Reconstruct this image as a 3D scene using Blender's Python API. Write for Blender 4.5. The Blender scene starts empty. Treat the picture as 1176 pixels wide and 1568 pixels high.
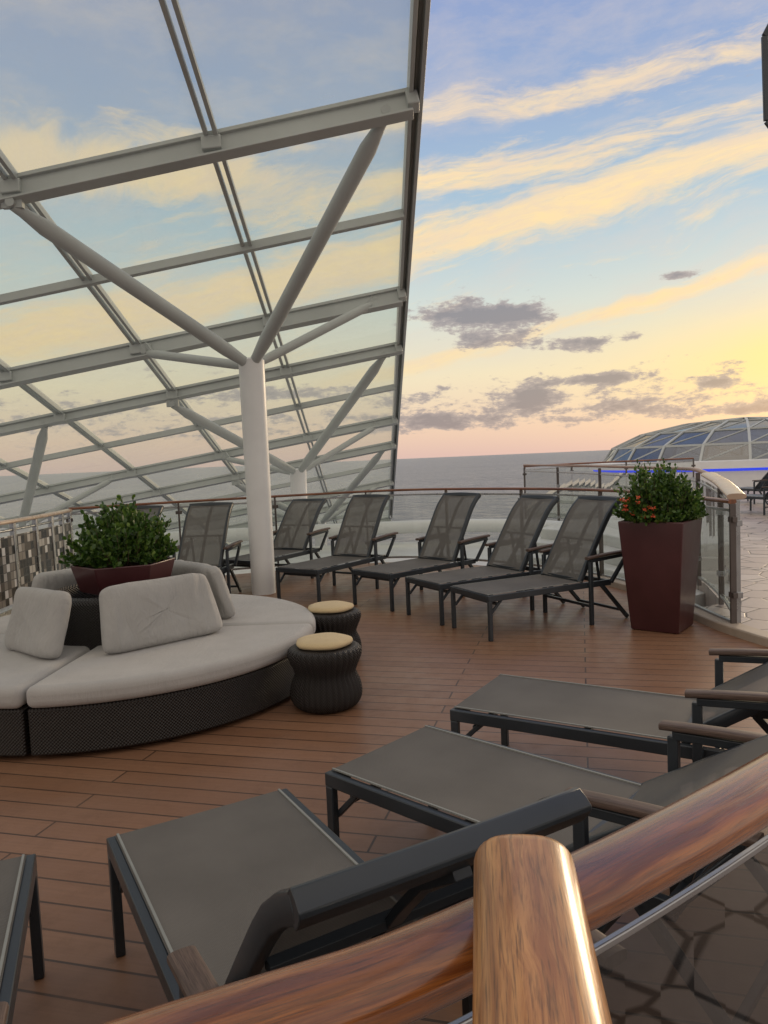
import bpy, math, random
from mathutils import Vector, Matrix, noise as mnoise
R=math.radians
random.seed(7)
scene=bpy.context.scene
scene.view_settings.view_transform='Standard'
scene.view_settings.look='None'
scene.view_settings.exposure=0
COL=scene.collection

# ------------------------------------------------------------ node helpers
class G:
    def __init__(s,nt): s.nt=nt
    def n(s,t,**k):
        nd=s.nt.nodes.new(t)
        for a,b in k.items(): setattr(nd,a,b)
        return nd
    def put(s,inp,val):
        if isinstance(val,bpy.types.NodeSocket): s.nt.links.new(val,inp)
        else: inp.default_value=val
    def m(s,op,*a,clamp=False):
        nd=s.n('ShaderNodeMath',operation=op,use_clamp=clamp)
        for i,x in enumerate(a): s.put(nd.inputs[i],x)
        return nd.outputs[0]
    def add(s,a,b): return s.m('ADD',a,b)
    def sub(s,a,b): return s.m('SUBTRACT',a,b)
    def mul(s,a,b): return s.m('MULTIPLY',a,b)
    def xyz(s,x=0.,y=0.,z=0.):
        nd=s.n('ShaderNodeCombineXYZ')
        s.put(nd.inputs[0],x);s.put(nd.inputs[1],y);s.put(nd.inputs[2],z)
        return nd.outputs[0]
    def sep(s,v):
        nd=s.n('ShaderNodeSeparateXYZ'); s.put(nd.inputs[0],v); return nd.outputs
    def noise(s,v,scale=1.,detail=4.,rough=.5,dist=0.):
        nd=s.n('ShaderNodeTexNoise'); s.put(nd.inputs['Vector'],v)
        nd.inputs['Scale'].default_value=scale; nd.inputs['Detail'].default_value=detail
        nd.inputs['Roughness'].default_value=rough; nd.inputs['Distortion'].default_value=dist
        return nd.outputs['Fac']
    def mr(s,v,a,b,c=0.,d=1.,smooth=False):
        nd=s.n('ShaderNodeMapRange')
        if smooth: nd.interpolation_type='SMOOTHSTEP'
        s.put(nd.inputs[0],v)
        for i,x in enumerate((a,b,c,d)): s.put(nd.inputs[i+1],x)
        return nd.outputs[0]
    def mix(s,f,a,b,mode='MIX'):
        nd=s.n('ShaderNodeMix',data_type='RGBA',blend_type=mode)
        s.put(nd.inputs[0],f)
        for i,c in ((6,a),(7,b)):
            if isinstance(c,(tuple,list)): c=tuple(c)+((1.,) if len(c)==3 else ())
            s.put(nd.inputs[i],c)
        return nd.outputs[2]
    def ramp(s,f,stops,interp='LINEAR'):
        nd=s.n('ShaderNodeValToRGB'); s.put(nd.inputs[0],f)
        cr=nd.color_ramp; cr.interpolation=interp
        while len(cr.elements)<len(stops): cr.elements.new(.5)
        for e,(p,c) in zip(cr.elements,stops):
            e.position=p; e.color=tuple(c)+(1.,)
        return nd.outputs[0]
    def bump(s,h,strength=.3,dist=.01):
        nd=s.n('ShaderNodeBump'); nd.inputs['Strength'].default_value=strength
        nd.inputs['Distance'].default_value=dist; s.put(nd.inputs['Height'],h)
        return nd.outputs[0]
    def coord(s,kind='Object'):
        return s.n('ShaderNodeTexCoord').outputs[kind]

def newmat(name):
    m=bpy.data.materials.new(name); m.use_nodes=True
    nt=m.node_tree; nt.nodes.clear()
    g=G(nt); out=g.n('ShaderNodeOutputMaterial')
    p=g.n('ShaderNodeBsdfPrincipled'); nt.links.new(p.outputs[0],out.inputs[0])
    return m,g,p,out

def simple(name,col,rough=.5,metal=0.,var=.15,scale=6.,bump=0.,bscale=60.,coat=0.):
    m,g,p,o=newmat(name)
    v=g.coord('Object')
    f=g.noise(v,scale,5.,.6)
    k=g.mr(f,.3,.7,1-var,1+var)
    c=g.n('ShaderNodeVectorMath',operation='SCALE')
    c.inputs[0].default_value=col; g.put(c.inputs['Scale'],k)
    g.put(p.inputs['Base Color'],c.outputs[0])
    g.put(p.inputs['Roughness'],g.mr(f,.3,.7,max(.02,rough-.07),min(1,rough+.07)))
    p.inputs['Metallic'].default_value=metal
    if coat: p.inputs['Coat Weight'].default_value=coat
    if bump: g.put(p.inputs['Normal'],g.bump(g.noise(v,bscale,3.),bump,.004))
    return m

def glassmat(name,tint,gl=.1,milk=0.,milkcol=(.7,.72,.7),rough=.02):
    m=bpy.data.materials.new(name); m.use_nodes=True
    nt=m.node_tree; nt.nodes.clear(); g=G(nt)
    out=g.n('ShaderNodeOutputMaterial')
    t=g.n('ShaderNodeBsdfTransparent'); t.inputs[0].default_value=tuple(tint)+(1,)
    gs=g.n('ShaderNodeBsdfGlossy'); gs.inputs['Roughness'].default_value=rough
    lw=g.n('ShaderNodeLayerWeight'); lw.inputs[0].default_value=.25
    f=g.m('MULTIPLY_ADD',lw.outputs['Fresnel'],.8,gl,clamp=True)
    mx=g.n('ShaderNodeMixShader'); g.put(mx.inputs[0],f)
    nt.links.new(t.outputs[0],mx.inputs[1]); nt.links.new(gs.outputs[0],mx.inputs[2])
    last=mx.outputs[0]
    if milk:
        d=g.n('ShaderNodeBsdfTranslucent'); d.inputs[0].default_value=tuple(milkcol)+(1,)
        m2=g.n('ShaderNodeMixShader')
        nz=g.noise(g.coord('Object'),1.3,6.,.65)
        g.put(m2.inputs[0],g.mr(nz,.3,.7,milk*.75,milk*1.25))
        nt.links.new(last,m2.inputs[1]); nt.links.new(d.outputs[0],m2.inputs[2]); last=m2.outputs[0]
    nt.links.new(last,out.inputs[0])
    return m

# ------------------------------------------------------------ materials
def m_deck():
    m,g,p,o=newmat('composite_deck_boards')
    v=g.coord('Object')
    mp=g.n('ShaderNodeMapping'); g.put(mp.inputs[0],v); mp.inputs['Rotation'].default_value=(0,0,R(15))
    b=g.n('ShaderNodeTexBrick'); g.put(b.inputs['Vector'],mp.outputs[0])
    b.offset=.37; b.offset_frequency=2; b.squash=1.
    b.inputs['Color1'].default_value=(.222,.112,.062,1); b.inputs['Color2'].default_value=(.285,.150,.086,1)
    b.inputs['Mortar'].default_value=(.010,.006,.004,1)
    b.inputs['Scale'].default_value=1.; b.inputs['Mortar Size'].default_value=.0052
    b.inputs['Mortar Smooth'].default_value=.1; b.inputs['Bias'].default_value=-.1
    b.inputs['Brick Width'].default_value=2.3; b.inputs['Row Height'].default_value=.135
    x,y,z=g.sep(mp.outputs[0])
    gr=g.noise(g.xyz(g.mul(x,2.5),g.mul(y,70.),0.),1.,6.,.65)
    big=g.noise(v,1.1,5.,.6)
    fine=g.noise(v,7.,5.,.7)
    c=g.mix(g.mr(gr,.35,.7,0,.4),b.outputs['Color'],(.14,.064,.034),'MIX')
    c=g.mix(g.mr(big,.35,.7,0,.3),c,(.28,.165,.105))
    c=g.mix(g.mr(fine,.50,.75,0,.35),c,(.13,.068,.042))
    g.put(p.inputs['Base Color'],c)
    g.put(p.inputs['Roughness'],g.mr(g.add(g.mul(big,.6),g.mul(fine,.4)),.35,.65,.28,.55))
    h=g.sub(g.mul(gr,.15),b.outputs['Fac'])
    g.put(p.inputs['Normal'],g.bump(h,.5,.004))
    return m
def m_stone():
    m,g,p,o=newmat('flagstone_paving')
    v=g.coord('Object')
    vor=g.n('ShaderNodeTexVoronoi',feature='DISTANCE_TO_EDGE'); vor.inputs['Scale'].default_value=2.6
    vv=g.n('ShaderNodeTexVoronoi'); vv.inputs['Scale'].default_value=2.6
    g.put(vor.inputs['Vector'],v); g.put(vv.inputs['Vector'],v)
    e=g.mr(vor.outputs['Distance'],.012,.035)
    cs=g.sep(vv.outputs['Color'])
    st=g.mix(cs[0],(.38,.31,.28),(.50,.44,.41))
    st=g.mix(g.mr(g.noise(v,14.,6.,.7),.3,.7,0,.4),st,(.30,.25,.24))
    g.put(p.inputs['Base Color'],g.mix(e,(.06,.045,.04),st))
    p.inputs['Roughness'].default_value=.45
    g.put(p.inputs['Normal'],g.bump(e,.4,.006))
    return m
def m_wood(name,c1,c2,rough=.14,coat=.8):
    m,g,p,o=newmat(name)
    uv=g.n('ShaderNodeUVMap').outputs[0]
    x,y,z=g.sep(uv)
    w=g.noise(g.xyz(g.mul(x,3.),g.mul(y,6.),0.),1.,3.)
    a=g.noise(g.xyz(g.mul(x,3.5),g.add(g.mul(y,70.),g.mul(w,5.)),3.),1.,8.,.7,.4)
    b=g.noise(g.xyz(g.mul(x,18.),g.mul(y,420.),1.),1.,3.,.6)
    s_=g.noise(g.xyz(g.mul(x,1.6),g.mul(y,13.),7.),1.,4.,.6)
    c=g.mix(g.mr(a,.38,.62,0,1,True),c1,c2)
    c=g.mix(g.mr(s_,.45,.62,0,.6),c,tuple(k*.45 for k in c2))
    c=g.mix(g.mr(b,.50,.68,0,.75),c,tuple(k*.16 for k in c1))
    g.put(p.inputs['Base Color'],c)
    g.put(p.inputs['Roughness'],g.mr(b,.3,.7,rough,rough+.14))
    p.inputs['Coat Weight'].default_value=coat; p.inputs['Coat Roughness'].default_value=.13
    g.put(p.inputs['Normal'],g.bump(g.add(a,g.mul(b,.4)),.16,.002))
    return m
def m_wicker():
    m,g,p,o=newmat('dark_wicker')
    x,y,z=g.sep(g.coord('Object'))
    r=g.m('SQRT',g.add(g.mul(x,x),g.mul(y,y)))
    u=g.mul(g.m('ARCTAN2',y,x),g.m('MAXIMUM',g.m('SNAP',r,.45),.3))
    su=g.m('SINE',g.mul(u,330.)); sz=g.m('SINE',g.mul(z,330.))
    h=g.mul(su,sz)
    nz=g.noise(g.coord('Object'),22.,3.)
    f=g.mr(g.add(h,g.mul(nz,.8)),-.8,1.4)
    g.put(p.inputs['Base Color'],g.mix(f,(.005,.004,.004),(.026,.021,.019)))
    p.inputs['Roughness'].default_value=.45
    g.put(p.inputs['Normal'],g.bump(h,.7,.006))
    return m
def m_fabric(name,col,bscale=500.,var=.1,rough=.85,wr=0.):
    m,g,p,o=newmat(name)
    v=g.coord('Object')
    f=g.noise(v,3.5,6.,.6); w=g.noise(v,bscale,2.)
    k=g.add(g.mr(f,.3,.7,1-var,1+var),g.mr(w,.3,.7,-.08,.08))
    c=g.n('ShaderNodeVectorMath',operation='SCALE'); c.inputs[0].default_value=col; g.put(c.inputs['Scale'],k)
    g.put(p.inputs['Base Color'],c.outputs[0]); p.inputs['Roughness'].default_value=rough
    p.inputs['Sheen Weight'].default_value=.15
    h=w
    if wr:
        x,y,z=g.sep(v)
        h=g.add(g.mul(w,.05),g.mul(g.noise(g.xyz(g.mul(x,9.),g.mul(y,2.5),g.mul(z,3.)),1.,4.,.6,1.2),wr))
        g.put(p.inputs['Normal'],g.bump(h,.9,.04))
    else: g.put(p.inputs['Normal'],g.bump(h,.25,.001))
    return m
def m_sling(name,col,trans):
    m,g,p,o=newmat(name)
    x,y,z=g.sep(g.coord('Object'))
    w=g.mul(g.m('SINE',g.mul(x,900.)),g.m('SINE',g.mul(y,900.)))
    n=g.noise(g.coord('Object'),3.,5.)
    k=g.add(g.mr(n,.3,.7,.86,1.14),g.mul(w,.12))
    c=g.n('ShaderNodeVectorMath',operation='SCALE'); c.inputs[0].default_value=col; g.put(c.inputs['Scale'],k)
    g.put(p.inputs['Base Color'],c.outputs[0]); p.inputs['Roughness'].default_value=.65
    p.inputs['Specular IOR Level'].default_value=.3
    g.put(p.inputs['Normal'],g.bump(w,.15,.001))
    if trans:
        t=g.n('ShaderNodeBsdfTransparent'); mx=g.n('ShaderNodeMixShader'); mx.inputs[0].default_value=trans
        g.nt.links.new(p.outputs[0],mx.inputs[1]); g.nt.links.new(t.outputs[0],mx.inputs[2])
        g.nt.links.new(mx.outputs[0],o.inputs[0])
    return m
def m_leaf():
    m,g,p,o=newmat('shrub_leaves')
    geo=g.n('ShaderNodeNewGeometry')
    r=geo.outputs['Random Per Island']
    c=g.ramp(r,[(0,(.022,.055,.010)),(.45,(.05,.115,.018)),(.85,(.10,.18,.03)),(1,(.17,.25,.05))])
    g.put(p.inputs['Base Color'],c); p.inputs['Roughness'].default_value=.4
    tl=g.n('ShaderNodeBsdfTranslucent'); g.put(tl.inputs[0],c)
    mx=g.n('ShaderNodeMixShader'); mx.inputs[0].default_value=.3
    g.nt.links.new(p.outputs[0],mx.inputs[1]); g.nt.links.new(tl.outputs[0],mx.inputs[2])
    g.nt.links.new(mx.outputs[0],o.inputs[0])
    return m
def m_mosaic():
    m,g,p,o=newmat('mosaic_tiles')
    x,y,z=g.sep(g.coord('Object'))
    wn=g.n('ShaderNodeTexWhiteNoise',noise_dimensions='3D')
    k=14.
    u=g.mul(g.add(x,y),k); v=g.mul(z,k*.8)
    g.put(wn.inputs['Vector'],g.xyz(g.m('FLOOR',u),g.m('FLOOR',v),2.))
    c=g.ramp(wn.outputs['Value'],[(0,(.02,.018,.017)),(.3,(.10,.085,.07)),(.55,(.25,.22,.19)),(.8,(.5,.47,.43)),(.93,(.75,.73,.70))],'CONSTANT')
    e=g.m('MINIMUM',g.m('PINGPONG',u,.5),g.m('PINGPONG',v,.5))
    g.put(p.inputs['Base Color'],g.mix(g.mr(e,.03,.06),(.08,.075,.07),c))
    p.inputs['Roughness'].default_value=.2
    return m
def m_sea():
    m,g,p,o=newmat('sea_water')
    v=g.coord('Object')
    a=g.noise(v,.05,7.,.66); b=g.noise(v,.5,4.,.6)
    x,y,z=g.sep(v)
    L=g.noise(g.xyz(g.mul(x,.0015),g.mul(y,.006),0.),1.,5.,.6)
    ch=g.noise(g.xyz(g.mul(x,.07),g.mul(y,.16),0.),1.,7.,.75)
    c=g.mix(g.mr(L,.35,.65),(.115,.14,.19),(.19,.21,.25))
    c=g.mix(g.mr(ch,.45,.60,0,.85),c,(.38,.37,.38))
    g.put(p.inputs['Base Color'],c)
    p.inputs['Roughness'].default_value=.34
    p.inputs['Specular IOR Level'].default_value=.22
    h=g.add(g.mul(a,3.5),g.mul(b,.4))
    g.put(p.inputs['Normal'],g.bump(h,1.,2.4))
    return m

DECK=m_deck(); STONE=m_stone(); WICK=m_wicker(); LEAF=m_leaf(); MOS=m_mosaic(); SEA=m_sea()
RAILWOOD=m_wood('varnished_rail_wood',(.34,.115,.026),(.15,.040,.010),.18,.75)
POSTWOOD=m_wood('varnished_light_wood',(.55,.27,.09),(.33,.13,.036),.28,.40)
FARWOOD=m_wood('rail_cap_wood',(.30,.11,.045),(.18,.065,.03),.3,.2)
ARMWOOD=m_wood('armrest_wood',(.15,.10,.078),(.095,.060,.048),.5,0.)
WHITE=simple('white_painted_steel',(.72,.73,.73),.38,0,.05,2.)
CANF=simple('canopy_grey_paint',(.45,.48,.47),.42,0,.08,1.5)
DARKF=simple('charcoal_aluminium',(.038,.046,.056),.36,.3,.12,4.)
METAL=simple('brushed_steel',(.35,.36,.37),.3,.9,.1,8.)
MAROON=simple('maroon_planter_resin',(.062,.018,.021),.38,0,.18,3.,coat=.1)
SOIL=simple('potting_soil',(.03,.02,.014),.95,0,.4,30.,.6)
STEM=simple('woody_stem',(.08,.055,.03),.8,0,.3,30.)
KERB=simple('beige_kerb_stone',(.38,.32,.26),.55,0,.15,5.,.2)
LEDGE=simple('white_ledge_paint',(.58,.59,.58),.5,0,.12,2.,.1)
FLOW=simple('orange_flower',(.55,.07,.02),.5,0,.3,40.)
CUSH=m_fabric('grey_outdoor_cushion',(.415,.405,.395),450.,.08,.85,.16)
PILL=m_fabric('grey_pillow_fabric',(.365,.36,.35),450.,.08,.85,.7)
CREAM=m_fabric('cream_seat_pad',(.60,.47,.27),400.,.08,.85,.1)
SLING=m_sling('sling_mesh_fabric',(.125,.117,.108),0.)
SLINGB=m_sling('sling_mesh_back',(.12,.114,.107),.13)
SLINGX=m_sling('blue_grey_sling',(.10,.13,.17),0.)
PIPING=simple('sling_edge_strip',(.24,.25,.24),.5,0,.1,10.)
CGLASS=glassmat('canopy_glass',(.84,.88,.82),.015,.27,(.60,.63,.58))
RGLASS=glassmat('railing_glass',(.86,.90,.88),.03,.02)
NGLASS=glassmat('tinted_rail_glass',(.26,.27,.27),.12,0)
DGLASS=glassmat('skylight_glass',(.30,.36,.42),.22,.0)
BLUE,g_,p_,o_=newmat('blue_led_strip')
p_.inputs['Base Color'].default_value=(.02,.03,.4,1); p_.inputs['Emission Color'].default_value=(.04,.09,1,1); p_.inputs['Emission Strength'].default_value=.65

# ------------------------------------------------------------ mesh helpers
class MB:
    def __init__(s): s.v=[];s.f=[];s.m=[];s.uv=[];s.mats=[]
    def mi(s,mat):
        if mat not in s.mats: s.mats.append(mat)
        return s.mats.index(mat)
    def face(s,idx,mat,uv=None):
        s.f.append(tuple(idx)); s.m.append(s.mi(mat)); s.uv.append(uv)
    def box(s,c,size,mat,M=None):
        c=Vector(c); n=len(s.v)
        for sx in(-1,1):
            for sy in(-1,1):
                for sz in(-1,1):
                    p=Vector((sx*size[0]/2,sy*size[1]/2,sz*size[2]/2))
                    if M is not None: p=M@p
                    s.v.append(c+p)
        for q in ((0,1,3,2),(4,6,7,5),(0,4,5,1),(2,3,7,6),(0,2,6,4),(1,5,7,3)):
            s.face([n+i for i in q],mat,[(0,0),(0,.1),(.4,.1),(.4,0)])
    def bar(s,a,b,w,h,mat,up=(0,0,1)):
        a=Vector(a);b=Vector(b); t=(b-a); L=t.length; t.normalize()
        up=Vector(up)
        if abs(t.dot(up))>.98: up=Vector((1,0,0))
        sd=t.cross(up).normalized(); u2=sd.cross(t).normalized()
        M=Matrix((t,sd,u2)).transposed()
        s.box((a+b)/2,(L,w,h),mat,M)
    def sweep(s,path,prof,mat,up=(0,0,1),scales=None,closed=False,caps=True):
        path=[Vector(p) for p in path]; n=len(path); k=len(prof); base=len(s.v); up=Vector(up)
        L=0; Ls=[]
        for i,p in enumerate(path):
            if closed: t=path[(i+1)%n]-path[i-1]
            else: t=path[min(i+1,n-1)]-path[max(i-1,0)]
            t.normalize()
            u=up if abs(t.dot(up))<.98 else Vector((1,0,0))
            sd=t.cross(u).normalized(); nn=sd.cross(t).normalized()
            sc=scales[i] if scales else (1,1)
            if i: L+=(p-path[i-1]).length
            Ls.append(L)
            for a,b in prof: s.v.append(p+sd*a*sc[0]+nn*b*sc[1])
        rng=n if closed else n-1
        for i in range(rng):
            j=(i+1)%n
            for q in range(k):
                q2=(q+1)%k
                u0,u1=Ls[i],Ls[j] if j else L+.1
                s.face((base+i*k+q,base+i*k+q2,base+j*k+q2,base+j*k+q),mat,
                       [(u0,q/k*.3),(u0,(q+1)/k*.3),(u1,(q+1)/k*.3),(u1,q/k*.3)])
        if caps and not closed:
            s.face([base+q for q in range(k)][::-1],mat,[(0,a[0]*1.5+.1) for a in prof][::-1])
            e=base+(n-1)*k
            s.face([e+q for q in range(k)],mat,[(L,a[0]*1.5+.1) for a in prof])
    def cyl(s,a,b,r0,r1,mat,seg=20):
        s.sweep([a,b],circ(1,seg),mat,scales=[(r0,r0),(r1,r1)])
    def lathe(s,prof,mat,c=(0,0,0),seg=64,rib=None,closebot=True):
        base=len(s.v);c=Vector(c);k=len(prof)
        for i in range(seg):
            a=2*math.pi*i/seg
            for r,z in prof:
                rr=r+(rib(a,z) if rib else 0)
                s.v.append(c+Vector((rr*math.cos(a),rr*math.sin(a),z)))
        for i in range(seg):
            j=(i+1)%seg
            for q in range(k-1):
                s.face((base+i*k+q,base+j*k+q,base+j*k+q+1,base+i*k+q+1),mat)
        s.face([base+i*k+k-1 for i in range(seg)],mat)
        s.face([base+i*k for i in range(seg)][::-1],mat)
    def obj(s,name,parent=None,loc=None,bevel=0.,seg=2,smooth=True,ang=38,rot=None,sub=0):
        me=bpy.data.meshes.new(name)
        me.from_pydata([tuple(v) for v in s.v],[],s.f)
        for mt in s.mats: me.materials.append(mt)
        me.polygons.foreach_set('material_index',s.m)
        uvl=me.uv_layers.new(name='UVMap')
        i=0
        for fi,f in enumerate(s.f):
            uv=s.uv[fi]
            for q in range(len(f)):
                if uv: uvl.data[i].uv=uv[q]
                i+=1
        me.polygons.foreach_set('use_smooth',[smooth]*len(me.polygons))
        me.update()
        if smooth: me.set_sharp_from_angle(angle=R(ang))
        return mkobj(name,me,parent,loc,rot,bevel,seg,sub)
def mkobj(name,me,parent=None,loc=None,rot=None,bevel=0.,seg=2,sub=0):
    o=bpy.data.objects.new(name,me); COL.objects.link(o)
    if parent: o.parent=parent
    if loc: o.location=loc
    if rot: o.rotation_euler=rot
    if bevel:
        b=o.modifiers.new('bevel','BEVEL'); b.width=bevel; b.segments=seg; b.limit_method='ANGLE'; b.angle_limit=R(40)
    if sub:
        b=o.modifiers.new('sub','SUBSURF'); b.levels=sub; b.render_levels=sub
    return o
def empty(name,loc=(0,0,0),rot=(0,0,0)):
    o=bpy.data.objects.new(name,None); COL.objects.link(o); o.location=loc; o.rotation_euler=rot; return o
def circ(r,n=16): return [(r*math.cos(2*math.pi*i/n),r*math.sin(2*math.pi*i/n)) for i in range(n)]
def sup(w,h,e=.6,n=24):
    out=[]
    for i in range(n):
        a=2*math.pi*i/n; c,s_=math.cos(a),math.sin(a)
        out.append((w/2*math.copysign(abs(c)**e,c),h/2*math.copysign(abs(s_)**e,s_)))
    return out
def rect(w,h,top=0.): return [(-w/2,top-h),(w/2,top-h),(w/2,top),(-w/2,top)]
def cat(pts,per=8):
    P=[Vector(p) for p in pts]; P=[P[0]*2-P[1]]+P+[P[-1]*2-P[-2]]; out=[]
    for i in range(1,len(P)-2):
        for k in range(per):
            t=k/per; a,b,c,d=P[i-1:i+3]
            out.append(.5*((2*b)+(c-a)*t+(2*a-5*b+4*c-d)*t*t+(3*b-a-3*c+d)*t**3))
    out.append(P[-2]); return out
def poly(name,pts,z,mat,thick=0.):
    mb=MB(); n=len(pts)
    mb.v=[Vector((p[0],p[1],z)) for p in pts]
    mb.face(range(n),mat)
    if thick:
        mb.v+=[Vector((p[0],p[1],z-thick)) for p in pts]
        for i in range(n):
            j=(i+1)%n; mb.face((i,i+n,j+n,j),mat)
    return mb.obj(name,smooth=False)

# ------------------------------------------------------------ camera
cam=bpy.data.cameras.new('camera'); co=bpy.data.objects.new('camera',cam); COL.objects.link(co)
cam.sensor_fit='VERTICAL'; cam.sensor_height=36; cam.sensor_width=27; cam.lens=26
cam.clip_start=.02; cam.clip_end=200000
co.matrix_world=Matrix.Translation((0,0,1.55))@Matrix.Rotation(R(90-4.07),4,'X')@Matrix.Rotation(R(-2.45),4,'Z')
scene.camera=co

# ------------------------------------------------------------ sky / light
SAZ,SEL=38.,6.
w=bpy.data.worlds.new('World'); scene.world=w; w.use_nodes=True
nt=w.node_tree; nt.nodes.clear(); g=G(nt)
out=g.n('ShaderNodeOutputWorld'); bg=g.n('ShaderNodeBackground'); nt.links.new(bg.outputs[0],out.inputs[0])
sky=g.n('ShaderNodeTexSky',sky_type='NISHITA'); sky.sun_disc=False
sky.sun_elevation=R(SEL); sky.sun_rotation=R(SAZ)
d=g.coord('Generated'); x,y,z=g.sep(d)
az=g.m('ARCTAN2',x,y); el=g.m('ARCSINE',z)
eld=g.mul(el,180/math.pi)
base=g.ramp(g.mr(eld,0,60),[(0,(.70,.49,.44)),(.035,(.82,.59,.45)),(.10,(.86,.74,.52)),(.18,(.66,.71,.65)),
      (.29,(.41,.56,.67)),(.40,(.31,.42,.63)),(.52,(.28,.36,.60)),(1,(.30,.37,.58))])
def gauss(v,c,wd): 
    q=g.m('DIVIDE',g.sub(v,c),wd); return g.m('EXPONENT',g.mul(g.mul(q,q),-1.))
glow=g.mul(gauss(az,R(39),R(17)),gauss(el,R(5.8),R(3.9)))
base=g.mix(g.m('MINIMUM',g.mul(glow,1.15),1.),base,(1.06,.75,.23))
vec=g.xyz(az,el,0.)
wn=g.noise(vec,6.,4.)
slope=g.mr(el,.30,.42,.2,.03,True)
t=g.add(g.sub(el,g.mul(az,slope)),g.mul(g.sub(wn,.5),.05))
s1=g.noise(g.xyz(g.mul(az,4.5),g.mul(t,28.),1.7),1.,9.,.66,.5)
s2=g.noise(g.xyz(g.mul(az,20.),g.mul(t,75.),4.),1.,6.,.66,.5)
bands=g.add(g.mul(gauss(t,.415,.020),.31),g.add(g.mul(gauss(t,.257,.034),.42),g.mul(gauss(t,.112,.013),.32)))
bands=g.add(bands,g.add(g.mul(gauss(t,.335,.030),.27),g.mul(gauss(t,.188,.03),.10)))
left=g.mr(az,-.02,-.18)
lb=g.add(g.mul(gauss(t,.245,.032),.30),g.add(g.mul(gauss(t,.16,.016),.20),g.mul(gauss(el,R(20.5),R(2.0)),.30)))
lb=g.mul(lb,left)
bk=g.sub(bands,g.mul(g.mul(left,.55),bands))
dens=g.add(g.add(g.mul(s1,.80),g.mul(s2,.42)),g.add(bk,lb))
st=g.mr(dens,.70,1.02,0,1,True)
st=g.mul(st,g.mul(g.mr(eld,4,9),g.mr(eld,33,60,1,.45)))
ccol=g.ramp(g.mr(eld,5,35),[(0,(1.,.72,.34)),(.45,(1.03,.77,.40)),(1,(.95,.76,.55))])
ccol=g.mix(g.mr(s2,.42,.64,0,.42),ccol,(.80,.63,.52))
c=g.mix(g.mul(st,.95),base,ccol)
pw=g.noise(g.xyz(g.mul(az,5.),g.mul(t,14.),8.),1.,7.,.65)
c=g.mix(g.mul(g.mr(pw,.45,.72,0,.5),g.mr(eld,5,12)),c,(.72,.62,.56))
# low grey-mauve clouds
n1=g.noise(g.xyz(g.mul(az,22.),g.mul(el,58.),2.),1.,8.,.68,.2)
n2=g.noise(g.xyz(g.mul(az,80.),g.mul(el,170.),6.),1.,5.,.65)
B=g.mul(g.mul(g.mr(eld,1.0,2.2),g.mr(eld,5.0,7.2,1,0)),.20)
for a_,e_,wa,we,am in [(7.0,10.6,5.0,1.2,.48),(11.5,10.1,2.6,.7,.34),(8.8,8.6,3.2,.8,.40),(15.8,7.9,3.8,.65,.42),(11.5,4.0,1.9,.95,.34),
     (4.5,2.7,4.4,.6,.28),(16.7,5.3,3.4,.42,.30),(24.4,4.4,1.1,.35,.36),(20,2.7,2.4,.4,.2),(26,2.4,2.4,.35,.2),(-8,5.4,5,.5,.24),(-14,7.2,4,.45,.2),(22,11.9,1.8,.4,.36),(17,3.2,1.8,.4,.2)]:
    B=g.add(B,g.mul(g.mul(gauss(az,R(a_),R(wa)),gauss(el,R(e_),R(we))),am))
dd=g.add(B,g.add(g.mul(g.sub(n1,.5),1.0),g.mul(g.sub(n2,.5),.32)))
dk=g.mr(dd,.17,.33,0,1,True)
inner=g.mr(dd,.22,.46)
dcol=g.mix(inner,(.45,.38,.37),(.225,.205,.24))
c=g.mix(g.mul(dk,.87),c,dcol)
# unseen sky overhead and astern, brightened to add fill light
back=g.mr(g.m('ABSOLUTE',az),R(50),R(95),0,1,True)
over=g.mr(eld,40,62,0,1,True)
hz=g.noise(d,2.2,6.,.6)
fill_sky=g.mix(g.mr(hz,.35,.65),(.54,.53,.57),(1.10,.92,.73))
c=g.mix(g.m('MAXIMUM',back,over),c,fill_sky)
c=g.mix(g.mr(eld,-.5,0,1,0),c,(.22,.25,.30))
sk=g.n('ShaderNodeVectorMath',operation='SCALE'); g.put(sk.inputs[0],sky.outputs[0]); sk.inputs['Scale'].default_value=.008
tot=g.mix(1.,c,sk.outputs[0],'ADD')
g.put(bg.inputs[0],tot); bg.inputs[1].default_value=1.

sl=bpy.data.lights.new('sun','SUN'); sl.energy=1.25; sl.angle=R(12); sl.color=(1,.76,.50)
so=bpy.data.objects.new('sun',sl); COL.objects.link(so)
sv=Vector((math.sin(R(SAZ))*math.cos(R(SEL+4)),math.cos(R(SAZ))*math.cos(R(SEL+4)),math.sin(R(SEL+4))))
so.rotation_euler=sv.to_track_quat('Z','Y').to_euler()

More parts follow.
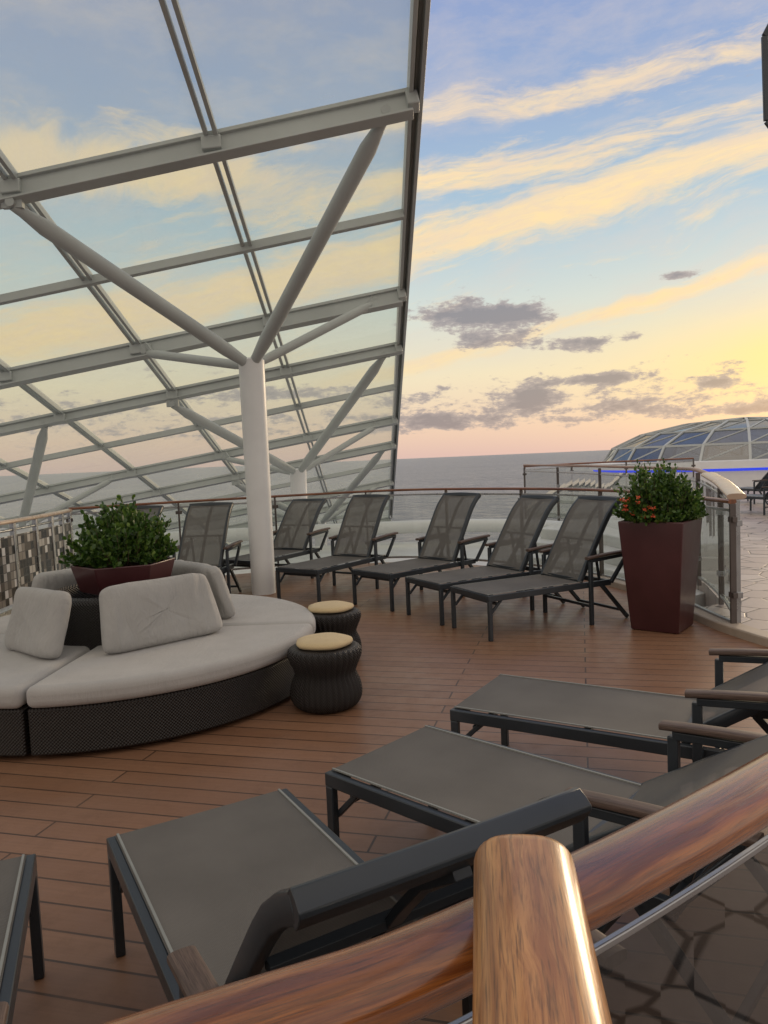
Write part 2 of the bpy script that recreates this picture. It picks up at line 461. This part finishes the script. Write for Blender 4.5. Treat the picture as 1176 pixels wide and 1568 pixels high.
# ------------------------------------------------------------ sea and floors
S=60000
sea=poly('sea',[(-S,-S),(S,-S),(S,S),(-S,S)],-28.,SEA)
RAIL=cat([(-4.10,9.62,0),(-3.0,10.2,0),(-1.74,10.65,0),(-.4,11.05,0),(.55,10.95,0),(1.5,10.2,0),(2.33,9.15,0),(2.78,7.75,0),(2.86,6.05,0)],8)
NEAR=cat([(-4.2,-.6,0),(-2.2,-.15,0),(-.9,.29,0),(-.19,.578,0),(.062,.695,0),(.489,.982,0),(1.05,1.43,0),(1.7,2.08,0),(2.5,3.1,0)],8)
deckpts=[(p.x,p.y) for p in RAIL]+[(3.0,5.3),(3.9,4.0),(2.6,3.0)]+[(p.x,p.y) for p in reversed(NEAR[:-1])]+[(-4.6,-.4),(-4.3,5.),(-4.15,7.6)]
poly('wooden_deck',deckpts,0.,DECK)
poly('flagstone_floor',[(-6,-9),(40,-9),(40,30),(9.2,30),(7.4,24),(4.2,13),(3.75,10.5),(3.6,8.3),(3.3,7.2),(2.75,6.9),(2.5,3.6),(1.65,2.5),(1.0,1.85),(.45,1.4),(0,1.1),(-.9,.7),(-2.2,.3),(-6,-.1)],-.006,STONE,.4)

lg=empty('outer_ledge')
mb=MB()
lp=[(-9,8.2),(-4.2,9.7),(-1.7,10.7),(.2,11.2),(1.6,10.2),(2.45,9.2),(2.9,7.8),(3.6,8.3),(4.2,13),(3.2,14.0),(1.5,14.6),(0,14.8),(-4,14.6),(-9,13)]
n=len(lp)
mb.v=[Vector((p[0],p[1],-.12)) for p in lp]+[Vector((p[0],p[1],-1.5)) for p in lp]
mb.face(range(n)[::-1],LEDGE)
for i in range(n): mb.face((i,(i+1)%n,(i+1)%n+n,i+n),LEDGE)
mb.obj('ledge_slab',lg,smooth=False)
mb=MB()
mb.sweep(cat([(-9,12.8,.20),(-4,14.3,.20),(0,14.5,.20),(1.5,14.3,.20),(2.6,13.7,.20),(3.4,12.6,.20)],8),circ(.13,16),WHITE)
mb.obj('bulwark_pipe',lg)
for i,(off,zz) in enumerate([(0,.02),(.42,.18),(.84,.34)]):
    mb=MB()
    a=[(1.9+off*.7,11.3+off*.6),(2.6+off*.7,10.1+off*.55),(3.0+off*.4,8.9+off*.3),(3.62,9.0+off*.4),(4.1,12.6),(3.3,13.2)]
    n=len(a); mb.v=[Vector((p[0],p[1],zz)) for p in a]+[Vector((p[0],p[1],zz-.158)) for p in a]
    mb.face(range(n)[::-1],LEDGE)
    for k in range(n): mb.face((k,(k+1)%n,(k+1)%n+n,k+n),LEDGE)
    mb.obj('step_%d'%i,lg,bevel=.02,smooth=False)

mb=MB()
mb.sweep(cat([(2.45,8.95,.0),(2.74,7.75,.0),(2.80,6.6,.0),(2.86,5.95,0),(3.05,5.3,0),(3.5,4.5,0)],8),rect(.16,.12,.07),KERB)
mb.obj('stone_kerb',bevel=.012)

# ------------------------------------------------------------ railings
def railing(name,path,ztop,capw,caph,capmat,glass,step=1.3,zb=.08,postw=.05,postmat=METAL,posts=True):
    root=empty(name)
    mb=MB(); mb.sweep([Vector((p.x,p.y,ztop-caph/2)) for p in path],sup(capw,caph,.7,20),capmat); mb.obj('handrail_cap',root)
    mb=MB()
    for i in range(len(path)-1):
        a,b=path[i],path[i+1]; n=len(mb.v)
        mb.v+=[Vector((a.x,a.y,zb)),Vector((b.x,b.y,zb)),Vector((b.x,b.y,ztop-caph-.05)),Vector((a.x,a.y,ztop-caph-.05))]
        mb.face((n,n+1,n+2,n+3),glass)
    mb.obj('glass_panels',root)
    mb=MB()
    mb.sweep([Vector((p.x,p.y,ztop-caph-.055)) for p in path],rect(.022,.022,.011),METAL)
    mb.sweep([Vector((p.x,p.y,zb)) for p in path],rect(.03,.03,.01),METAL)
    if posts:
        acc=0;last=path[0]; 
        for i,p in enumerate(path):
            acc+=(p-last).length; last=p
            if i==0 or acc>=step or i==len(path)-1:
                acc=0
                t=(path[min(i+1,len(path)-1)]-path[max(i-1,0)]).normalized()
                M=Matrix((t,Vector((-t.y,t.x,0)),Vector((0,0,1)))).transposed()
                mb.box((p.x,p.y,(ztop-caph)/2-.01),(.022,postw,ztop-caph+.02),postmat,M)
                for zz in (.28,.85): mb.box((p.x,p.y,zz*ztop),(.085,.04,.045),postmat,M)
    mb.obj('posts',root,bevel=.003)
    return root
POSTM=simple('dark_bronze_post',(.10,.085,.08),.4,.4,.1)
railing('deck_railing',RAIL,1.10,.07,.036,FARWOOD,RGLASS,1.25,postmat=POSTM)
F2=cat([(2.92,6.1,0),(3.3,7.3,0),(3.53,8.6,0),(3.52,11,0),(3.45,13,0),(3.15,16.4,0)],8)
rt=empty('side_railing')
mb=MB(); pts=[]
for i,p in enumerate(F2):
    zz=1.12+.17*min(1,max(0,(p.y-6.1)/2.2)); pts.append(Vector((p.x,p.y,zz)))
CAPL=simple('pale_sky_sheen_cap',(.48,.36,.27),.25,0,.15,4.)  # sky reflected on the cap is put into its pale base colour
mb.sweep(pts[:12],sup(.15,.05,.7,20),CAPL); mb.sweep(pts[11:],sup(.06,.04,.7,16),FARWOOD); mb.obj('handrail_cap',rt)
mb=MB()
for i in range(len(pts)-1):
    a,b=pts[i],pts[i+1]; n=len(mb.v)
    mb.v+=[Vector((a.x,a.y,.1)),Vector((b.x,b.y,.1)),b-Vector((0,0,.09)),a-Vector((0,0,.09))]
    mb.face((n,n+1,n+2,n+3),RGLASS)
mb.obj('glass_panels',rt)
mb=MB()
for i in range(0,len(pts),7):
    p=pts[i]; mb.box((p.x,p.y,p.z/2-.02),(.045,.025,p.z-.02),POSTM if i else METAL)
    for zz in (.3,.9): mb.box((p.x,p.y,zz),(.05,.09,.05),METAL)
mb.sweep([p-Vector((0,0,.12)) for p in pts],rect(.02,.02),METAL)
mb.sweep([Vector((p.x,p.y,.1)) for p in pts],rect(.03,.03),METAL)
mb.obj('posts',rt,bevel=.003)
F3=[Vector(p) for p in [(3.15,16.4,0),(4.4,17.2,0),(5.8,17.6,0),(7.4,17.6,0)]]
railing('side_railing',F3,1.28,.06,.04,FARWOOD,RGLASS,.9,postmat=POSTM)

# left mosaic fence
root=empty('mosaic_fence')
LP=cat([(-4.35,5.0,0),(-4.02,6.6,0),(-3.98,7.9,0),(-4.02,8.9,0),(-4.10,9.62,0)],6)
mb=MB(); mb.sweep([Vector((p.x,p.y,1.06)) for p in LP],sup(.10,.045,.7,20),CAPL); mb.obj('handrail_cap',root)
mb=MB()
for i in range(len(LP)-1):
    a,b=LP[i],LP[i+1]; mb.bar((a.x,a.y,.55),(b.x,b.y,.55),.025,.72,MOS)
mb.obj('mosaic_panels',root)
mb=MB()
for i in range(0,len(LP),3):
    p=LP[i]; mb.box((p.x,p.y,.52),(.05,.05,1.04),METAL)
mb.sweep([Vector((p.x,p.y,.97)) for p in LP],circ(.015,10),METAL)
mb.sweep([Vector((p.x,p.y,.15)) for p in LP],rect(.05,.05),METAL)
mb.sweep([Vector((p.x,p.y,.02)) for p in LP],rect(.18,.12,.06),KERB)
mb.obj('frame',root,bevel=.004)

# foreground handrail with branching end piece
root=empty('wooden_handrail')
mb=MB(); mb.sweep([Vector((p.x,p.y,1.095-.025)) for p in NEAR],sup(.092,.050,.80,36),RAILWOOD); mb.obj('handrail_cap',root,ang=60)
mb=MB()
A=Vector((.131,.757,1.125)); Bp=Vector((.085,.40,1.125)); dr=(Bp-A).normalized()
path=[];sc=[]
for k in range(9):
    a=math.pi/2*k/8; path.append(A+dr*(.030*(1-math.cos(a)))); sc.append((max(.02,math.sin(a))**.6,max(.3,math.sin(a)**.5)))
path.append(Bp); sc.append((1,1)); path.append(Vector((.02,-.6,1.125))); sc.append((1,1))
mb.sweep(path,sup(.102,.066,.72,36),POSTWOOD,scales=sc); mb.obj('handrail_branch',root,ang=60)
mb=MB()
for i in range(len(NEAR)-1):
    a,b=NEAR[i],NEAR[i+1]; n=len(mb.v)
    mb.v+=[Vector((a.x,a.y,.08)),Vector((b.x,b.y,.08)),Vector((b.x,b.y,.985)),Vector((a.x,a.y,.985))]
    mb.face((n,n+1,n+2,n+3),NGLASS)
mb.obj('glass_panels',root)
mb=MB()
mb.sweep([Vector((p.x,p.y,.992)) for p in NEAR],rect(.009,.010,.005),METAL)
mb.sweep([Vector((p.x,p.y,.08)) for p in NEAR],rect(.03,.04),METAL)
for i in (8,18,60):
    p=NEAR[i]; mb.box((p.x,p.y,.53),(.04,.02,1.04),METAL)
mb.box((.11,.735,.53),(.035,.02,1.03),METAL)
mb.obj('posts',root,bevel=.002)

# ------------------------------------------------------------ canopy
rv=Vector((-.0125,1,-.283)); wv=Vector((-1,.03,-.155)); P0=Vector((.412,6.5,4.66))
nv=rv.cross(wv).normalized()
if nv.z<0: nv=-nv
def CP(i,j):
    if j<0: j=j*1.35
    return P0+rv*(1.6*j)+wv*(1.75*i)
root=empty('glass_canopy')
J0,J1,I1=-3,11,7
mb=MB()
for i in range(I1):
    for j in range(J0,J1):
        n=len(mb.v); mb.v+=[CP(i,j),CP(i+1,j),CP(i+1,j+1),CP(i,j+1)]; mb.face((n,n+1,n+2,n+3),CGLASS)
mb.obj('glass_panes',root,smooth=False)
mb=MB()
for j in range(J0,J1+1):
    thin=(j%3==1)
    a=CP(0.03,j); b=CP(I1,j)
    if thin:
        mb.sweep([a,b],rect(.055,.10,-.005),CANF,up=nv)
    else:
        k=.21 if j<=2 else .15
        mb.sweep([a,b],rect(.04,k,-.005),CANF,up=nv)
        mb.sweep([a,b],rect(.12,.02,-.005-k),CANF,up=nv)
        mb.sweep([a,b],rect(.10,.04,-.004),CANF,up=nv)
mb.obj('purlins',root,bevel=.004)
mb=MB()
for i in range(0,I1+1):
    ofs=(-.042,.042) if i else (-.045,.045)
    for o in ofs:
        b=CP(i,J1)+Vector((o,0,0))
        mb.sweep([CP(i,J0)+Vector((o,0,0)),CP(i,0)+Vector((o,0,0)),b],rect(.036,.09 if i else .11,.03),CANF,up=nv)
    if i==0:
        mb.sweep([CP(0,J0),CP(0,J1)],rect(.07,.03,.05),CANF,up=nv)
mb.obj('rafters',root,bevel=.004)
mb=MB()
for j in range(J0,J1+1):
    if j%3!=1:
        for i in (0,1,2,3):
            p=CP(i,j)-nv*.11
            mb.bar(p+Vector((-.09,0,-.014)),p+Vector((.01 if i==0 else .08,0,0)),.13,.13,CANF,up=nv)
mb.obj('brackets',root,bevel=.01)

def treecolumn(dx,jj,zb):
    off=rv*(4.8*jj)+wv*(5.25*dx)
    root=empty('branching_column')
    base=Vector((-1.492,8.86,0))+off
    top=Vector((base.x,base.y,2.80+off.z))
    mb=MB()
    if top.z-.1>zb+1.0:
        mb.lathe([(.143,zb),(.146,zb+1.0),(.152,top.z-.10),(.155,top.z-.02),(.135,top.z),(.06,top.z+.01)],WHITE,(base.x,base.y,0),48)
    else:
        mb.lathe([(.143,zb),(.152,top.z-.02),(.1,top.z)],WHITE,(base.x,base.y,0),32)
    mb.obj('shaft',root)
    mb=MB()
    ends=[(Vector((.16,6.5,4.46)),.078),(Vector((-3.08,6.55,3.86)),.078),(Vector((.02,9.72,3.58)),.055),(Vector((-3.02,9.75,3.06)),.055)]
    s0=top-Vector((0,0,.09))
    for e,r in ends:
        e=e+off; dv=e-s0
        path=[s0,s0+dv*.06,s0+dv*.14,s0+dv*.9,s0+dv*.97,e]
        q=r; mb.sweep(path,circ(1,20),CANF,scales=[(q*.75,q*.75),(q*.8,q*.8),(q,q),(q,q),(q*.6,q*.6),(q*.55,q*.55)])
        mb.bar(e-dv.normalized()*.12,e+Vector((0,0,.10)),.03,.10,CANF)
        mb.box(e+Vector((0,0,.05)),(.18,.05,.14),CANF)
        mb.cyl(e+Vector((-.0,-.06,.02)),e+Vector((0,.06,.02)),.04,.04,CANF,14)
    mb.obj('branches',root)
treecolumn(0,0,0.)
treecolumn(0,1,-.13)
treecolumn(1,1,-.6)
treecolumn(1,0,-.13)
treecolumn(0,2,-1.4)

# opposite canopy (mirror side), its tip seen top right
root=empty('glass_canopy')
mb=MB(); Q=[Vector((3.38,6.5,4.97)),Vector((3.395,6.5,4.28)),Vector((4.2,6.6,3.3)),Vector((9,6.8,3.1)),Vector((9,6.3,6.5)),Vector((4.2,6.3,6.5))]
mb.v=Q[:]; mb.face(range(6),CGLASS); mb.obj('glass_panes',root,smooth=False)
mb=MB(); 
for k in range(6): mb.bar(Q[k],Q[(k+1)%6],.05,.03,DARKF,up=(0,1,0))
mb.bar((4.2,6.6,3.3),(4.2,6.3,6.5),.08,.06,CANF,up=(0,1,0))
mb.bar((9,6.8,3.1),(9,6.8,0),.2,.2,CANF)
mb.obj('frame',root,bevel=.005)

# ------------------------------------------------------------ loungers
W=.62; HY=W/2-.015
def lframe():
    mb=MB(); D=DARKF
    for s_ in(-1,1):
        y=s_*HY
        mb.box((.66,y,.357),(1.32,.03,.052),D)
        mb.box((.02,y,.166),(.036,.03,.332),D)
        mb.bar((.03,y*.94,.215),(.15,y*.94,.335),.02,.022,D)
        mb.box((1.07,s_*(HY+.034),.285),(.036,.03,.57),D)
        mb.bar((1.07,s_*(HY+.034),.575),(1.50,s_*(HY+.034),.60),.032,.03,D)
        mb.bar((1.50,s_*(HY+.034),.60),(1.30,s_*(HY+.034),.36),.03,.03,D)
        mb.bar((1.22,y,.34),(1.52,y,.012),.03,.034,D)
        mb.box((1.07,s_*(HY+.018),.357),(.04,.05,.04),D)
    mb.box((.016,0,.357),(.032,W-.062,.05),D)
    mb.box((.11,0,.30),(.025,W-.064,.025),D)
    mb.box((.60,0,.335),(.03,W-.064,.02),D)
    mb.box((1.07,0,.17),(.025,W+.005,.025),D)
    mb.box((1.45,0,.085),(.025,W-.065,.025),D)
    mb.box((1.305,0,.357),(.03,W-.062,.045),D)
    return mb
def larm():
    mb=MB()
    for s_ in(-1,1):
        y=s_*(HY+.034); n=11
        path=[Vector((1.03+.5*k/(n-1),y,.600+.028*k/(n-1)+.006*math.sin(math.pi*k/(n-1)))) for k in range(n)]
        mb.sweep(path,sup(.058,.026,.6,16),ARMWOOD)
    return mb
def lseat(sl):
    mb=MB(); nx,ny=16,8
    for i in range(nx+1):
        for j in range(ny+1):
            x=.012+1.0*i/nx; y=(j/ny-.5)*(W-.052)
            sag=-.012*math.cos((j/ny-.5)*math.pi)*math.sin(math.pi*min(1,i/nx+.04))
            mb.v.append(Vector((x,y,.388+sag)))
    for i in range(nx):
        for j in range(ny):
            a=i*(ny+1)+j; mb.face((a,a+ny+1,a+ny+2,a+1),sl)
    for s_ in(-1,1):
        mb.box((.51,s_*(W/2-.034),.389),(1.0,.007,.006),PIPING)
    return mb
def lback(ang,sl,L=.84):
    mb=MB(); H=Vector((1.0,0,.385))
    def P(t,y,o=0.):
        curve=.018*(t/L)**2 + (.045*max(0,(t-.72*L)/(.28*L))**2)
        d=Vector((math.cos(ang),0,math.sin(ang))); nn=Vector((-math.sin(ang),0,math.cos(ang)))
        return H+d*t-nn*(curve-o)+Vector((0,y,0))
    upn=Vector((-math.sin(ang),0,math.cos(ang)))
    for s_ in(-1,1):
        mb.sweep([P(L*k/10,s_*(HY-.034)) for k in range(11)],sup(.034,.052,.5,12),DARKF,up=upn)
    n=12
    mb.sweep([P(L+.012*math.sin(math.pi*k/n),(k/n-.5)*2*(HY-.018)) for k in range(n+1)],sup(.052,.05,.5,12),DARKF,up=upn)
    mb.bar(P(.02,-HY+.05),P(.02,HY-.05),.03,.03,DARKF)
    mb.sweep([P(L*k/6,0,-.028) for k in range(7)],rect(.035,.018),DARKF,up=upn)
    mb.bar(P(.42,-HY+.05,-.03),P(.42,HY-.05,-.03),.03,.02,DARKF)
    e=P(.42,0,-.03)
    for s_ in(-1,1): mb.bar(e+Vector((0,s_*.18,0)),(1.30,s_*.18,.36),.02,.02,DARKF)
    nx,ny=12,8; b=len(mb.v)
    for i in range(nx+1):
        for j in range(ny+1):
            q=P(.01+(L-.02)*i/nx,(j/ny-.5)*(2*HY-.09),.024-.014*math.cos((j/ny-.5)*math.pi)); mb.v.append(q)
    for i in range(nx):
        for j in range(ny):
            a=b+i*(ny+1)+j; mb.face((a,a+ny+1,a+ny+2,a+1),sl)
    return mb
cache={}
def lounger(x,y,dx,dy,ang,kind='dark',L=.84):
    root=empty('sun_lounger',(x,y,0),(0,0,math.atan2(dy,dx)))
    s1_,s2_=(SLING,SLINGB) if kind=='dark' else (SLINGX,SLINGX)
    for nm,fn,key,bv in (('frame',lframe,'f',.004),('armrests',larm,'a',0),('seat_sling',lambda:lseat(s1_),'s'+kind,0),('backrest',lambda:lback(ang,s2_,L),'b%.2f_%.2f'%(ang,L)+kind,.002)):
        if key in cache: mkobj(nm,cache[key],root,bevel=bv)
        else:
            o=fn().obj(nm,root,bevel=bv); cache[key]=o.data
a2=R(60)
lounger(-.663,2.44,.5,-.866,R(52),L=.73)
lounger(-.056,2.94,.733,-.68,R(34),L=.80)
lounger(.424,3.61,.855,-.518,R(34),L=.80)
lounger(-1.41,2.10,.354,-.935,R(52),L=.73)
lounger(.70,6.33,.90,.43,a2)
lounger(.33,6.98,.87,.49,R(59))
lounger(-.17,7.66,.74,.67,R(61))
lounger(-1.0,8.12,.57,.82,a2)
lounger(-1.80,9.05,.48,.877,R(52))
lounger(-2.35,7.55,.17,.985,a2)
lounger(-3.12,7.5,.12,.99,a2)
for p in ((8.2,17.0,.3,-1),(9.6,17.4,.2,-1),(11,17.8,.2,-1),(9.6,20,.2,-1)): lounger(*p,R(41),'blue')

# ------------------------------------------------------------ round daybed
C=Vector((-1.93,5.27,0))
root=empty('round_daybed',C)
def wedge(a0,a1,r0,r1,z0,z1,mat,gap=.012,n=28):
    mb=MB(); pts=[]
    for k in range(n+1):
        a=a0+(a1-a0)*k/n; pts.append((r1*math.cos(a),r1*math.sin(a)))
    for k in range(9):
        a=a1+(a0-a1)*k/8; pts.append((r0*math.cos(a),r0*math.sin(a)))
    mid=(a0+a1)/2; ox,oy=gap*math.cos(mid),gap*math.sin(mid)
    pts=[(p[0]+ox,p[1]+oy) for p in pts]; N=len(pts)
    mb.v=[Vector((p[0],p[1],z0)) for p in pts]+[Vector((p[0],p[1],z1)) for p in pts]
    mb.face(range(N)[::-1],mat); mb.face(range(N,2*N),mat)
    for k in range(N): mb.face((k,(k+1)%N,(k+1)%N+N,k+N),mat)
    return mb
for k in range(4):
    a0=R(-92+90*k); a1_=R(-2+90*k)
    wedge(a0,a1_,.40,1.36,.03,.29,WICK,.018).obj('wicker_base_%d'%k,root,bevel=.012)
    wedge(a0,a1_,.42,1.385,.292,.415,CUSH,.014).obj('seat_cushion_%d'%k,root,bevel=.045,seg=5,ang=60)
mb=MB(); mb.lathe([(.47,.03),(.50,.05),(.50,.68),(.48,.71),(.44,.72),(.42,.70),(.42,.6)],WICK,seg=96); mb.obj('wicker_backrest',root,ang=50)
def pillow(w_,h_,t_,seed):
    mb=MB(); nu,nw=36,140
    f=lambda v,e: math.copysign(abs(v)**e,v)
    for i in range(nu+1):
        et=-math.pi/2+math.pi*i/nu
        for j in range(nw):
            om=2*math.pi*j/nw
            x=f(math.cos(et),.36)*f(math.cos(om),.22); y=f(math.cos(et),.36)*f(math.sin(om),.22); z=f(math.sin(et),.72)
            x*=1-.07*y
            p=Vector((x*w_/2,y*h_/2,z*t_/2))
            q=Vector((p.x*10+seed,p.y*3.2,p.z*2))
            p.z+=.018*mnoise.noise(q)+.010*mnoise.noise(Vector((p.x*26+seed,p.y*6,1)))
            p.y+=.016*mnoise.noise(Vector((p.x*4+seed,p.z*3,2)))*(1 if y>0 else .3)
            mb.v.append(p)
    for i in range(nu):
        for j in range(nw):
            j2=(j+1)%nw; mb.face((i*nw+j,i*nw+j2,(i+1)*nw+j2,(i+1)*nw+j),PILL)
    return mb
for k,(ph,dist,wd,hh) in enumerate([(-47,.645,.79,.43),(-117,.68,.61,.42),(42,.63,.78,.42),(135,.64,.78,.42)]):
    a=R(ph); o=pillow(wd,hh,.14,k*7.3).obj('back_pillow_%d'%k,root,ang=180)
    if k==1: a=R(-129)
    rad=Vector((math.cos(a),math.sin(a),0)); tan=Vector((-math.sin(a),math.cos(a),0))
    tl=R(17); up=Vector((0,0,1))*math.cos(tl)-rad*math.sin(tl); nn=tan.cross(up)
    M=Matrix((tan,up,nn)).transposed().to_4x4(); M.translation=Vector((math.cos(R(ph)),math.sin(R(ph)),0))*dist+Vector((0,0,.415+hh*.478))
    o.matrix_local=M

# ------------------------------------------------------------ planters and shrubs
def shrub(name,cx,cy,z0,rx,rz,ns,flowers=False,seed=1,par=None):
    rnd=random.Random(seed); mb=MB()
    base=Vector((cx,cy,z0-.03))
    for s_ in range(ns):
        th=rnd.uniform(0,2*math.pi); cz=rnd.uniform(-.12,1)
        rr=math.sqrt(max(0,1-cz*cz)); 
        dv=Vector((rr*math.cos(th),rr*math.sin(th),cz))
        k=.84+.42*mnoise.noise(dv*2.4+Vector((seed,0,0)))+rnd.uniform(-.25,.12)
        tip=Vector((cx+dv.x*rx*k,cy+dv.y*rx*k,z0+.06+max(dv.z*rz*k,-.02)))
        rt_=base+Vector((dv.x*rx*.3,dv.y*rx*.3,0))
        mid=(rt_+tip)/2+Vector((dv.x,dv.y,0))*.05
        if s_%3==0:
            mb.sweep([rt_,mid,tip],circ(1,4),STEM,scales=[(.005,.005),(.0035,.0035),(.0015,.0015)])
        nl=18
        for q in range(nl):
            t=.40+.62*q/nl
            p=rt_*(1-t)**2+mid*2*t*(1-t)+tip*t*t
            dr_=((tip-mid).normalized()*.6+Vector((rnd.gauss(0,.7),rnd.gauss(0,.7),rnd.gauss(.3,.5)))).normalized()
            L=rnd.uniform(.026,.046); wl=L*.6
            sd=dr_.cross(Vector((rnd.gauss(0,1),rnd.gauss(0,1),rnd.gauss(0,1)))).normalized(); nn=sd.cross(dr_)
            n=len(mb.v)
            mb.v+=[p,p+dr_*L*.35+sd*wl*.5+nn*.003,p+dr_*L*.75+sd*wl*.42,p+dr_*L,p+dr_*L*.75-sd*wl*.42,p+dr_*L*.35-sd*wl*.5+nn*.003]
            mb.face((n,n+1,n+2,n+3),LEAF); mb.face((n,n+3,n+4,n+5),LEAF)
    if flowers:
        for q in range(15):
            a=R(rnd.uniform(190,250)); zz=rnd.uniform(.03,.22); p=Vector((cx+math.cos(a)*rx*rnd.uniform(.85,1.0),cy+math.sin(a)*rx*rnd.uniform(.85,1.0),z0+zz))
            for h in range(10):
                d1=Vector((rnd.gauss(0,1),rnd.gauss(0,1),rnd.gauss(0,1))).normalized(); d2=d1.orthogonal().normalized()
                n=len(mb.v); mb.v+=[p,p+d1*.012+d2*.006,p+d1*.023,p+d1*.012-d2*.006]; mb.face((n,n+1,n+2,n+3),FLOW)
    return mb.obj(name,par,smooth=False)
def sqplanter(name,x,y,rot,at,ab,H):
    root=empty(name,(x,y,0),(0,0,rot)); mb=MB()
    rings=[(ab/2-.01,.0),(ab/2,.012),(at/2,H-.012),(at/2,H),(at/2-.025,H),(at/2-.03,H-.06)]
    for r,z in rings:
        for a in (45,135,225,315): mb.v.append(Vector((r*math.sqrt(2)*math.cos(R(a)),r*math.sqrt(2)*math.sin(R(a)),z)))
    for i in range(len(rings)-1):
        for k in range(4): mb.face((i*4+k,i*4+(k+1)%4,(i+1)*4+(k+1)%4,(i+1)*4+k),MAROON)
    mb.face((3,2,1,0),MAROON)
    n=(len(rings)-1)*4; mb.face((n,n+1,n+2,n+3),SOIL)
    mb.obj('pot',root,bevel=.01,seg=3,smooth=True)
    return root
sqplanter('square_planter',2.36,6.30,R(37+14),.54,.40,.94)
shrub('flowering_shrub',2.36,6.30,.93,.38,.44,440,True,3)
root2=empty('planter_bowl',(C.x+.05,C.y,0)); mb=MB()
rings=[(.29,.70),(.305,.715),(.355,.885),(.36,.90),(.34,.90),(.325,.86)]
for r,z in rings:
    for k in range(6):
        a=R(60*k+18); mb.v.append(Vector((r*math.cos(a),r*math.sin(a),z)))
for i in range(len(rings)-1):
    for k in range(6): mb.face((i*6+k,i*6+(k+1)%6,(i+1)*6+(k+1)%6,(i+1)*6+k),MAROON)
mb.face(range(6)[::-1],MAROON); mb.face(range(30,36),SOIL)
mb.obj('bowl',root2,bevel=.008,seg=2)
shrub('boxwood_shrub',C.x+.05,C.y,.89,.37,.40,480,False,11)

# ------------------------------------------------------------ rattan stools
def stool(x,y):
    root=empty('rattan_stool',(x,y,0)); mb=MB()
    prof=[(.15,.0),(.185,.012),(.215,.05),(.225,.10),(.215,.16),(.195,.205),(.19,.23),(.20,.26),(.222,.31),(.232,.345),(.225,.375),(.20,.392),(.17,.396)]
    fine=[(p.x,p.y) for p in cat([(a,b,0) for a,b in prof],3)]
    mb.lathe(fine,WICK,seg=216,rib=lambda a,z:.0055*math.cos(36*a)*(1 if .02<z<.38 else .3))
    mb.obj('woven_body',root,ang=60)
    mb=MB(); mb.lathe([(.14,.397),(.172,.402),(.180,.414),(.176,.428),(.14,.440),(.05,.446)],CREAM,seg=48,rib=lambda a,z:.004*math.sin(5*a+1))
    mb.obj('seat_pad',root,ang=70)
stool(-.415,4.62); stool(-.45,5.72)

# ------------------------------------------------------------ far skylight dome
root=empty('skylight_dome',(15.7,32,0))
rx,rz,zc=5.9,1.70,.95
def DP(a,e): return Vector((rx*math.cos(e)*math.cos(a),rx*math.cos(e)*math.sin(a),zc+rz*math.sin(e)))
NA,NE=22,4; mb=MB(); fr=MB()
es=[math.pi/2*k/NE*.97 for k in range(NE+1)]
for i in range(NA):
    for j in range(NE):
        a,b=2*math.pi*i/NA,2*math.pi*(i+1)/NA
        n=len(mb.v); mb.v+=[DP(a,es[j]),DP(b,es[j]),DP(b,es[j+1]),DP(a,es[j+1])]; mb.face((n,n+1,n+2,n+3),DGLASS)
        fr.bar(DP(a,es[j]),DP(a,es[j+1]),.09,.09,CANF); fr.bar(DP(a,es[j]),DP(b,es[j]),.08,.08,CANF)
        fr.bar(DP(a,es[j]),DP(b,es[j+1]),.05,.05,CANF)
mb.obj('dome_glass',root,smooth=False); fr.obj('dome_ribs',root)
mb=MB(); mb.lathe([(6.3,-.1),(6.3,.60)],WHITE,seg=72); mb.lathe([(6.34,.62),(6.34,.69)],BLUE,seg=72); mb.lathe([(6.5,.70),(6.5,.96),(6.3,.99)],WHITE,seg=72); mb.obj('base_wall',root)
